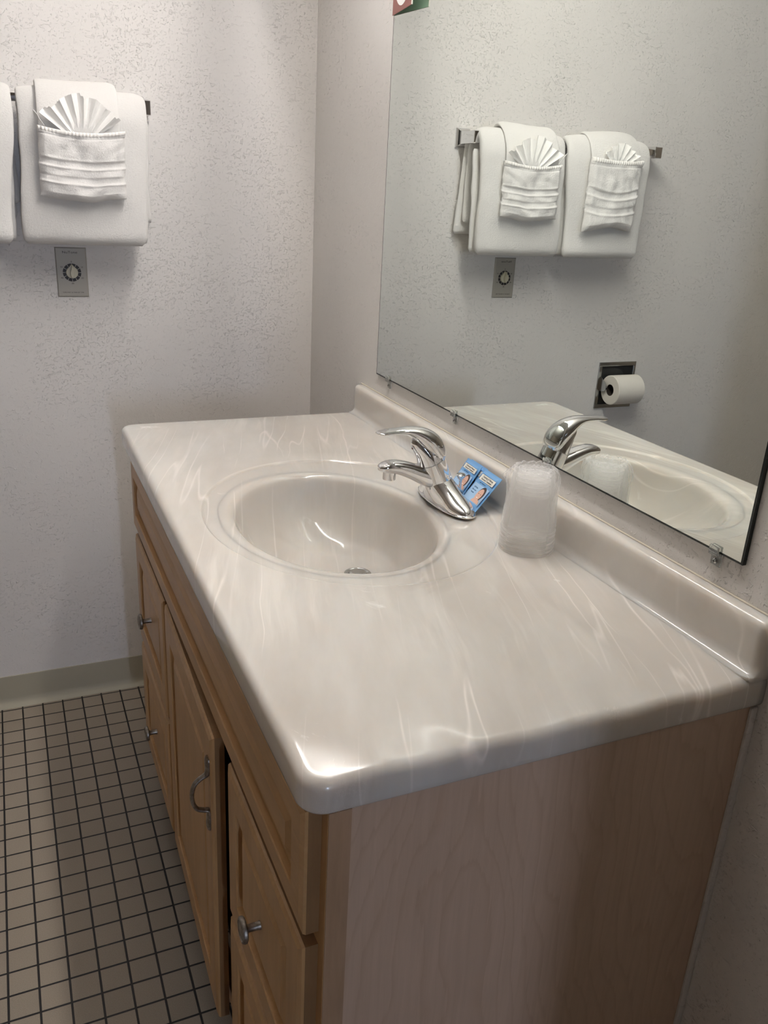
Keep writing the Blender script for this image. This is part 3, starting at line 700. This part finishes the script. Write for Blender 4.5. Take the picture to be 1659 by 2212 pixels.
# ------------------------------------------------------------------ towelette packets
def packet(BL, BR, TL, label, group):
    BL, BR, TL = Vector(BL), Vector(BR), Vector(TL)
    r = (BR-BL); wd = r.length; r.normalize(); u = TL-BL; u -= r*u.dot(r); ht = u.length; u.normalize(); nrm = r.cross(u)
    pk = empty('towelette_packet', (BL+BR)/2, label, 'packet', group)
    def at(a, b, h): return tuple(BL + r*(a*wd) + u*(b*ht) + nrm*h)
    mb = MB(); N = 24; Mv = 30
    def hh(a, b):
        e_ = min(a*wd, (1-a)*wd, b*ht, (1-b)*ht); return 0.0022*min(1, max(0, (e_-0.0035)/0.005))
    front_ = [[at(i/N, j/Mv, hh(i/N, j/Mv)+0.0003) for i in range(N+1)] for j in range(Mv+1)]
    back_ = [[at(i/N, j/Mv, -hh(i/N, j/Mv)*0.6-0.0002) for i in range(N+1)] for j in range(Mv+1)]
    vs = [p for row in front_ for p in row] + [p for row in back_ for p in row]; K = (N+1)*(Mv+1); fs = []
    for j in range(Mv):
        for i in range(N):
            a = j*(N+1)+i; fs.append((a, a+1, a+N+2, a+N+1)); fs.append((K+a, K+a+N+1, K+a+N+2, K+a+1))
    for i in range(N): fs.append((i, K+i, K+i+1, i+1)); a = Mv*(N+1)+i; fs.append((a, a+1, K+a+1, K+a))
    for j in range(Mv): a = j*(N+1); fs.append((a, a+N+1, K+a+N+1, K+a)); a += N; fs.append((a, K+a, K+a+N+1, a+N+1))
    mb.add(vs, fs).build('pouch', M['blue'], pk, smooth=60)
    def quad(a0, b0, a1, b1, h): return MB().add([at(a0, b0, h), at(a1, b0, h), at(a1, b1, h), at(a0, b1, h)], [(0, 1, 2, 3)])
    quad(0.10, 0.17, 0.94, 0.615, 0.0027).build('picture_panel', M['blue_lt'], pk, smooth=0)
    tl = MB().add([at(a, b, 0.0029) for a, b in ((0.09, 0.725), (0.87, 0.705), (0.87, 0.87), (0.12, 0.875))], [(0, 1, 2, 3)]).build('label_shadow', M['black'], pk, smooth=0)
    quad(0.13, 0.715, 0.93, 0.865, 0.0031).build('title_label', M['label'], pk, smooth=0)
    o_ = lambda a, b: at(a, b, 0.0033)
    t_ = text('Cleansing & Makeup', 0.068*ht, o_(0.53, 0.800), r, u, None, None, None, 0.00005, xscale=0.88)
    t2 = text('Remover Towelette', 0.068*ht, o_(0.53, 0.735), r, u, None, None, None, 0.00005, xscale=0.88); t_.add(t2.v, t2.f)
    t_.build('lettering', M['black'], pk, smooth=0)
    t_ = text('with Vitamin E', 0.052*ht, at(0.45, 0.648, 0.0027), r, u, None, None, None, 0.00005)
    for s_, b in (('Oil Free', 0.50), ('Skin care', 0.43), ('Gentle', 0.36)):
        t2 = text(s_, 0.05*ht, at(0.30, b, 0.0030), r, u, None, None, None, 0.00005); t_.add(t2.v, t2.f)
    t2 = text('1 towelette', 0.045*ht, at(0.45, 0.10, 0.0027), r, u, None, None, None, 0.00005); t_.add(t2.v, t2.f)
    t_.build('lettering', M['blue_dk'], pk, smooth=0)
    asp = wd/ht
    def disc(ca, cb, ra, rb, h, name, mat, par, rot=0.0, a0=0, a1=360):
        q = []
        for k in range(33):
            t = R(a0+(a1-a0)*k/32); x, y = ra*math.cos(t), rb*math.sin(t); x, y = x*math.cos(rot)-y*math.sin(rot), x*math.sin(rot)+y*math.cos(rot)
            q.append(at(ca+x, cb+y*asp, h))
        return MB().add(q, [tuple(range(33))]).build(name, mat, par, smooth=0)
    pt = disc(0.70, 0.435, 0.165, 0.235, 0.0030, 'portrait', M['hair'], pk, -0.2)
    disc(0.67, 0.405, 0.135, 0.200, 0.0032, 'face', M['skin'], pt, -0.2)
    sh = MB().add([at(a, b, 0.0031) for a, b in ((0.48, 0.19), (0.90, 0.19), (0.86, 0.27), (0.74, 0.30), (0.62, 0.30), (0.52, 0.26))], [(0, 1, 2, 3, 4, 5)]).build('shoulders', M['skin'], pt, smooth=0)
    disc(0.615, 0.43, 0.022, 0.010, 0.0034, 'eye', M['hair'], pt); disc(0.735, 0.425, 0.022, 0.010, 0.0034, 'eye', M['hair'], pt)
    disc(0.665, 0.335, 0.042, 0.020, 0.0034, 'smile', M['white'], pt, 0, 180, 360)
    return pk
packet((-0.0755, 0.6080, 0.001), (-0.0785, 0.5480, 0.001), (-0.0290, 0.6180, 0.0570), 'blue towelette packet leaning on the backsplash, nearest the cup stack', 'blue packets behind the faucet')
packet((-0.0660, 0.6660, 0.006), (-0.0690, 0.6110, 0.006), (-0.0300, 0.6900, 0.0590), 'blue towelette packet half hidden behind the faucet, front one of the left pair', 'blue packets behind the faucet')
packet((-0.0620, 0.6620, 0.002), (-0.0640, 0.6020, 0.002), (-0.0250, 0.6780, 0.0570), 'blue towelette packet tucked under the left front packet, only its edges showing', 'blue packets behind the faucet')

# ------------------------------------------------------------------ towel bar and towels
tbz, tby = 0.640, YW-0.075
BX0, BX1 = -0.430, -1.030
tb = empty('towel_bar', ((BX0+BX1)/2, YW, tbz-0.024), 'chrome towel bar with square posts on the textured wall, mostly hidden by towels', 'towel bar')
MB().box((BX1, tby-0.009, tbz-0.009), (BX0, tby+0.009, tbz+0.009), 0.002).build('bar', M['chrome'], tb)
for x in (BX0, BX1):
    mb = MB()
    def sq(y, h, hz=None): 
        hz = hz or h; return [(x-h, y, tbz-hz), (x+h, y, tbz-hz), (x+h, y, tbz+hz), (x-h, y, tbz+hz)]
    mb.loft([sq(YW-0.0005, 0.0205, 0.024), sq(YW-0.006, 0.0205, 0.024), sq(YW-0.011, 0.017, 0.0205), sq(YW-0.013, 0.0125, 0.0165), sq(YW-0.060, 0.0115, 0.0150), sq(YW-0.088, 0.0120, 0.0155), sq(YW-0.090, 0.0105, 0.014)])
    mb.build('bar_post', M['chrome'], tb, smooth=0)
def strap(path, w0f, thf, xcf, nv=44, seed=0, amp=0.002, ex=3.2):
    """thick folded cloth swept along path [(y,z)], width/centre per parameter"""
    P = smoothtab([list(p) for p in path], 7); n = len(P); rs = []
    L_ = [0.0]
    for i in range(1, n): L_.append(L_[-1]+math.hypot(P[i][0]-P[i-1][0], P[i][1]-P[i-1][1]))
    for i, (y, z) in enumerate(P):
        t = L_[i]/L_[-1]; a, b = P[max(i-1, 0)], P[min(i+1, n-1)]
        dy, dz = b[0]-a[0], b[1]-a[1]; l_ = math.hypot(dy, dz) or 1; ny, nz = -dz/l_, dy/l_
        hw, th, xc = w0f(t), thf(t), xcf(t)
        endk = min(t, 1-t)*L_[-1]; er = th*0.9
        sh = math.sqrt(max(0.0, 1-(1-min(1, endk/er))**2)) if er > 0 else 1
        sh = max(sh, 0.12)
        q = []
        for j in range(nv):
            u = 2*math.pi*j/nv; c_, s_ = math.cos(u), math.sin(u)
            cx = math.copysign(abs(c_)**(2/ex), c_); cn = math.copysign(abs(s_)**(2/ex), s_)
            px = xc + (hw-(1-sh)*er*0.5)*cx; off = th*sh*cn
            nn_ = noise.noise(Vector((px*9+seed, t*5, cn*0.5+seed*3.1)))*amp*2.2 + noise.noise(Vector((px*28+seed, t*15, cn+seed)))*amp*0.6
            q.append((px + nn_*0.6*abs(cx)**4*math.copysign(1, cx), y+ny*(off+nn_*cn), z+nz*(off+nn_*cn)))
        rs.append(q)
    return MB().loft(rs)
def lin(a, b): return lambda t: a+(b-a)*t
def bath_towel(xtL, xtR, xbL, xbR, zb, label, seed, backx, bz=0.397):
    # inner hanging layer behind plus bulky outer fold in front
    xc = lambda t: ((xtL+xtR)/2)*(1-max(0, (t-0.55)/0.45)) + ((xbL+xbR)/2)*max(0, (t-0.55)/0.45)
    hw = lambda t: (((xtR-xtL)/2)*(1-max(0, (t-0.55)/0.45)) + ((xbR-xbL)/2)*max(0, (t-0.55)/0.45))
    root = empty('bath_towel', ((xbL+xbR)/2, YW-0.09, zb), label, 'towel', 'folded towels on the bar')
    f = 0.0
    outer = [(YW-0.036, bz+0.030), (YW-0.034, 0.50), (YW-0.037, 0.585), (YW-0.048, 0.634), (YW-0.072, 0.655), (YW-0.098, 0.640), (YW-0.1075, 0.595), (YW-0.107, 0.52), (YW-0.104, 0.44), (YW-0.101, zb+0.013)]
    th = lambda t: 0.0125 if t < 0.35 else (0.0125+0.0065*min(1, (t-0.35)/0.3) + 0.006*max(0, (t-0.85)/0.15))
    strap(outer, hw, th, xc, 64, seed, 0.0034, 3.0).build('outer_fold', M['terry'], root, smooth=180)
    inner = [(YW-0.018, bz-0.002), (YW-0.020, 0.50), (YW-0.024, 0.60), (YW-0.032, 0.648)]
    strap(inner, lambda t: hw(0)-0.002, lambda t: 0.0105, lambda t: xc(0)+backx*(1-0.75*t), 40, seed+3, 0.003, 3).build('back_fold', M['terry'], root, smooth=180)
    mid = [(YW-0.079, 0.612), (YW-0.080, 0.54), (YW-0.079, 0.45), (YW-0.076, zb+0.018)]
    strap(mid, lambda t: hw(1)+0.001, lambda t: 0.0075, lambda t: xc(0.55+0.45*t)+0.006, 36, seed+6, 0.0018, 4).build('inner_fold', M['terry'], root, smooth=180)
    return root
A = bath_towel(-0.695, -0.432, -0.7085, -0.443, 0.333, 'white bath towel on the bar directly above the wall timer, nearer the room corner', 1.3, 0.018)
B = bath_towel(-0.985, -0.7060, -0.985, -0.7265, 0.332, 'white bath towel folded over the bar at its end farther from the corner', 7.9, -0.004)

def hand_towel(sL, sR, pTL, pTR, pBL, pBR, zt, zb, label, seed, hemdrop):
    root = empty('hand_towel', ((pBL+pBR)/2, YW-0.14, zb), label, 'towel', 'hand towels folded into pockets')
    path = [(YW-0.040, 0.50), (YW-0.040, 0.60), (YW-0.046, 0.652), (YW-0.066, 0.674), (YW-0.090, 0.672), (YW-0.116, 0.652), (YW-0.1325, 0.610), (YW-0.1345, 0.55), (YW-0.133, zb+0.02)]
    strap(path, lambda t: (sR-sL)/2, lambda t: 0.0074, lambda t: (sL+sR)/2, 44, seed, 0.0030, 2.6).build('strip', M['terry'], root, smooth=180)
    # pocket: a pillow with front relief (hem, two woven bands)
    NU, NV = 70, 90
    def xof(u, v):
        l_ = pTL+(pBL-pTL)*v; r_ = pTR+(pBR-pTR)*v
        wob = 0.0045*noise.noise(Vector((v*7, u*2+seed, seed)))
        return l_+(r_-l_)*u + wob*(1 if u < 0.5 else -1)*(abs(u-0.5)*2)**3
    def ztop(u): return zt - hemdrop*(math.sin(math.pi*u)**0.9) - (0.0)*(u)
    def zbot(u): return zb + 0.006*math.sin(u*5.5+seed) + 0.004*noise.noise(Vector((u*4, seed, 0))) - 0.004*abs(u-0.5)
    def relief(u, v):
        e_ = min(u, 1-u)*0.18; ed = min(1, e_/0.012)**0.5; vb = min(1, (1-v)/0.09)**0.5
        y = 0.010*ed*vb + 0.012*ed*vb*math.sin(math.pi*min(1, u*1.0))**0.6*(0.55+0.45*v)
        y += 0.0065*noise.noise(Vector((u*3.2+seed, v*3.0, seed)))*ed + 0.0034*noise.noise(Vector((u*8+v*5, v*6-u*3, seed)))*ed
        y += 0.0035*math.exp(-((u-0.38-0.25*v)/0.09)**2)*math.exp(-((v-0.25)/0.2)**2)*-1
        curve = 0.055*math.sin(u*math.pi*0.9) + 0.03*math.sin(u*5+seed)
        vv = v - curve
        def band(a, b, dep):
            k1 = 1/(1+math.exp(-(vv-a)/0.006)); k2 = 1/(1+math.exp(-(vv-b)/0.006)); return -dep*(k1-k2)
        y += band(0.40, 0.49, 0.0032) + band(0.63, 0.72, 0.0032)
        y += 0.0022*math.exp(-((vv-0.505)/0.016)**2) + 0.0022*math.exp(-((vv-0.735)/0.016)**2) + 0.0014*math.exp(-((vv-0.385)/0.02)**2)
        if v < 0.085:
            y = y*0.7 + 0.0045 + 0.0007*math.sin(u*2*math.pi*24)
        elif v < 0.11: y -= 0.0016
        return y
    def grid(fn): return [[fn(i/NU, j/NV) for i in range(NU+1)] for j in range(NV+1)]
    y0 = YW-0.1385
    def P(u, v, off): 
        z = ztop(u)+(zbot(u)-ztop(u))*v; return (xof(u, v), y0-off, z)
    Fg = grid(lambda u, v: P(u, v, 0.003+relief(u, v)))
    Bg = grid(lambda u, v: P(u, v, 0.0))
    # open top lip: inner side of the front panel drops behind the hem
    Ig = [[P(i/NU, v, max(0.001, 0.003+relief(i/NU, v)-0.005)) for i in range(NU+1)] for v in (0.0, 0.04, 0.10)]
    mb = MB(); K = (NU+1)
    def addgrid(G, flip=False):
        n = len(G); vs = [p for r_ in G for p in r_]; fs = []
        for j in range(n-1):
            for i in range(NU):
                a = j*K+i; f = (a, a+1, a+K+1, a+K); fs.append(f[::-1] if flip else f)
        return vs, fs
    v1, f1 = addgrid(Fg); v2, f2 = addgrid(Bg, True); v3, f3 = addgrid(Ig, True)
    n1, n2 = len(v1), len(v2)
    fs = f1 + [tuple(i+n1 for i in f) for f in f2] + [tuple(i+n1+n2 for i in f) for f in f3]
    for i in range(NU):
        fs.append((i, n1+n2+i, n1+n2+i+1, i+1))
        a = NV*K+i; fs.append((a, a+1, n1+a+1, n1+a))
    for j in range(NV):
        a = j*K; fs.append((a, a+K, n1+a+K, n1+a)); a += NU; fs.append((a, n1+a, n1+a+K, a+K))
    mb.add(v1+v2+v3, fs)
    pk = mb.build('pocket', M['terry_pocket'], root, smooth=180)
    # woven hem strip along the top lip
    hs = []
    for i in range(NU*2+1):
        u = i/(NU*2); q = []
        for k in range(10):
            t = 2*math.pi*k/10; vv = 0.030+0.030*math.cos(t)
            b = P(u, max(0, vv), 0.003+relief(u, 0.02)+0.0006+0.0022*math.sin(t)+0.0005*math.sin(u*2*math.pi*26))
            q.append(b)
        hs.append(q)
    MB().loft(hs).build('hem', M['weave'], pk, smooth=60)
    return root
hand_towel(-0.658, -0.493, -0.6610, -0.4845, -0.6655, -0.4880, 0.586, 0.444, 'white hand towel pocket on the bath towel nearer the corner, directly above the timer', 2.1, 0.010)
hand_towel(-0.935, -0.765, -0.9330, -0.7590, -0.9280, -0.7560, 0.612, 0.425, 'white hand towel pocket on the bath towel farther from the corner', 5.7, 0.006)

def washcloth(xc, zc, rad, label, seed, npl=11, a0=-66, a1=66):
    """accordion-pleated fan"""
    NA, NR = npl*8, 22; rs = []; rnd = random.Random(seed)
    jit = [rnd.uniform(-0.35, 0.35) for _ in range(npl+2)]; hgt = [rnd.uniform(0.90, 1.04) for _ in range(npl+2)]
    def pt(i, j, side):
        a = i/NA; f = a*npl; p = int(min(f, npl-1)); fr = f-p
        ang = R(a0+(a1-a0)*(p + fr + 0.25*(jit[p]*(1-fr)+jit[p+1]*fr))/npl)
        rr = rad*(0.35+0.65*j/NR)*(hgt[p] if fr < 0.5 else hgt[p+1]*0.5+hgt[p]*0.5)
        tri = abs(((f*1.0) % 2)-1)               # 0..1 pleat
        y = -0.006-0.0135*(j/NR)**0.8*tri - 0.004*(j/NR)
        y += 0.0015*noise.noise(Vector((i*0.3, j*0.2, seed)))
        return (xc + rr*math.sin(ang)*1.05, YW-0.1385+0.0025 + y + side*0.0016, zc + rr*math.cos(ang)*(1.0-0.10*abs(math.sin(ang))))
    fr_ = [[pt(i, j, -1) for i in range(NA+1)] for j in range(NR+1)]
    bk = [[pt(i, j, 0) for i in range(NA+1)] for j in range(NR+1)]
    K = NA+1; vs = [p for r_ in fr_ for p in r_]+[p for r_ in bk for p in r_]; n1 = K*(NR+1); fs = []
    for j in range(NR):
        for i in range(NA):
            a = j*K+i; fs.append((a, a+1, a+K+1, a+K)); fs.append((n1+a, n1+a+K, n1+a+K+1, n1+a+1))
    for i in range(NA): fs.append((i, n1+i, n1+i+1, i+1)); a = NR*K+i; fs.append((a, a+1, n1+a+1, n1+a))
    for j in range(NR): a = j*K; fs.append((a, a+K, n1+a+K, n1+a)); a += NA; fs.append((a, n1+a, n1+a+K, a+K))
    o = MB().add(vs, fs).build('washcloth', M['fan'], None, smooth=28)
    return tagp(o, label, 'washcloth', 'washcloths fanned out of the towel pockets')
washcloth(-0.572, 0.548, 0.102, 'white pleated washcloth fan standing in the towel pocket nearer the corner', 4, 15, -50, 50)
washcloth(-0.850, 0.578, 0.074, 'white pleated washcloth fan in the towel pocket farther from the corner, shorter', 9, 12, -50, 50)
# loose twisted corner sticking out beside the fan
MB().tube([(-0.6475, YW-0.152, 0.586), (-0.6555, YW-0.154, 0.597), (-0.6600, YW-0.156, 0.606), (-0.6665, YW-0.158, 0.6125)], [0.0007, 0.0009, 0.0009, 0.0014], 8).build('loose_thread', M['fan'], bpy.data.objects['washcloth'], smooth=60)

# ------------------------------------------------------------------ wall timer
TX0, TX1, TZ1 = -0.6397, -0.5697, 0.3327; TZ0 = TZ1-0.114; tcx = (TX0+TX1)/2; kz = 0.2755
tm = empty('wall_timer', (tcx, YW, TZ0), 'metal wall timer switch plate with a dial below the towels', 'timer switch')
MB().loft([[(TX0+d, YW-y, TZ0+d), (TX1-d, YW-y, TZ0+d), (TX1-d, YW-y, TZ1-d), (TX0+d, YW-y, TZ1-d)] for d, y in ((0, 0.0), (0, 0.0015), (0.0022, 0.0038), (0.0040, 0.0040))]).build('plate', M['plate'], tm, smooth=0)
yf = YW-0.0041
dm = MB()
for k in range(12):
    a0_, a1_ = 90-30*k-2.2, 90-30*(k+1)+2.2; q = []
    for t in range(7): a = R(a0_+(a1_-a0_)*t/6); q.append((tcx+0.0207*math.cos(a), yf-0.0002, kz+0.0207*math.sin(a)))
    for t in range(7): a = R(a1_+(a0_-a1_)*t/6); q.append((tcx+0.0140*math.cos(a), yf-0.0002, kz+0.0140*math.sin(a)))
    dm.add(q, [tuple(range(14))])
dm.build('dial', M['black'], tm, smooth=0)
tr = (1, 0, 0); tu = (0, 0, 1)
text('NuTone', 0.0075, (tcx-0.002, yf-0.0003, TZ1-0.0135), tr, tu, M['black'], 'brand_lettering', tm, 0.0001, xscale=1.35)
for k, s_ in enumerate(('0', '10', '20', '30', '40', '50')):
    a = R(90-60*k); text(s_, 0.0048, (tcx+0.0262*math.cos(a), yf-0.0003, kz+0.0250*math.sin(a)-0.0017), tr, tu, M['black'], 'numeral', tm, 0.0001, xscale=1.2)
text('TURN PAST 10 THEN SET TIME', 0.0035, (tcx, yf-0.0003, TZ0+0.0095), tr, tu, M['black'], 'instruction_lettering', tm, 0.0001, xscale=1.0)
kn = MB(); rs = []
out = []
for k in range(48):
    a = 2*math.pi*k/48; x, z = 0.0138*math.cos(a), 0.0138*math.sin(a)
    z *= 1+0.38*max(0, math.sin(a))**6
    if math.sin(a) > 0: x *= 1-0.35*math.sin(a)**4
    out.append((x, z))
for s_, y in ((1.0, 0.0), (0.98, 0.003), (0.93, 0.0045)): rs.append([(tcx+x*s_, yf-y, kz+z*s_) for x, z in out])
kn.loft(rs)
rs = []
for s_, y in ((1.0, 0.0045), (0.95, 0.012), (0.8, 0.014)): rs.append([(tcx+x*0.34*s_*(1-0.5*max(0, z/0.019)), yf-y, kz+z*0.96*s_) for x, z in out])
kn.loft(rs); kn.build('timer_knob', M['ivory'], tm, smooth=35)

# ------------------------------------------------------------------ recessed toilet paper holder and roll
hx0, hx1, hz0, hz1 = -1.1435, -0.9960, -0.1370, 0.0150
th_ = empty('toilet_paper_holder', ((hx0+hx1)/2, YW, hz0), 'recessed chrome toilet paper holder in the wall, seen in the mirror', 'toilet paper holder')
fr = MB(); fwid = 0.0135
for a, b in (((hx0, hz0), (hx1, hz0+fwid)), ((hx0, hz1-fwid), (hx1, hz1)), ((hx0, hz0+fwid), (hx0+fwid*0.7, hz1-fwid)), ((hx1-fwid*0.9, hz0+fwid), (hx1, hz1-fwid))):
    fr.box((a[0], YW-0.005, a[1]), (b[0], YW-0.0005, b[1]), 0.0012)
fr.build('frame', M['chrome_dull'], th_)
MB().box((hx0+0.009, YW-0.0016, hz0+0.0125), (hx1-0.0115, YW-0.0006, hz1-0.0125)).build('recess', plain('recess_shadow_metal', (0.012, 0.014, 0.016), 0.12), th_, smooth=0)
MB().loft([[(hx1-0.012, YW-0.004, -0.078), (hx1-0.010, YW-0.004, -0.078), (hx1-0.010, YW-0.004, -0.030), (hx1-0.012, YW-0.004, -0.030)], [(hx1-0.012, YW-0.030, -0.074), (hx1-0.010, YW-0.030, -0.074), (hx1-0.010, YW-0.030, -0.046), (hx1-0.012, YW-0.030, -0.046)], [(hx1-0.012, YW-0.038, -0.068), (hx1-0.010, YW-0.038, -0.068), (hx1-0.010, YW-0.038, -0.054), (hx1-0.012, YW-0.038, -0.054)]]).build('bracket', M['chrome_dull'], th_, smooth=0)
MB().rev([(0.006, hx0+0.012), (0.006, hx1-0.011)], (0, YW-0.026, -0.0655), 'x', 20).build('spindle', M['black'], th_)
rl = MB().rev([(0.0185, -1.1170), (0.0455, -1.1170), (0.0470, -1.1155), (0.0470, -1.0155), (0.0455, -1.0140), (0.0185, -1.0140), (0.0185, -1.1170)], (0, YW-0.050, -0.0660), 'x', 56, cap=False)
roll = empty('toilet_paper_roll', (-1.065, YW-0.05, -0.113), 'off-white toilet paper roll on the recessed wall holder, seen in the mirror', 'toilet paper')
rl.build('paper', M['paper'], roll, smooth=40)
MB().rev([(0.0186, -1.1165), (0.0175, -1.1165), (0.0175, -1.0145), (0.0186, -1.0145)], (0, YW-0.050, -0.0660), 'x', 40, cap=False).build('core', plain('cardboard_core', (0.03, 0.022, 0.018), 0.9), roll)
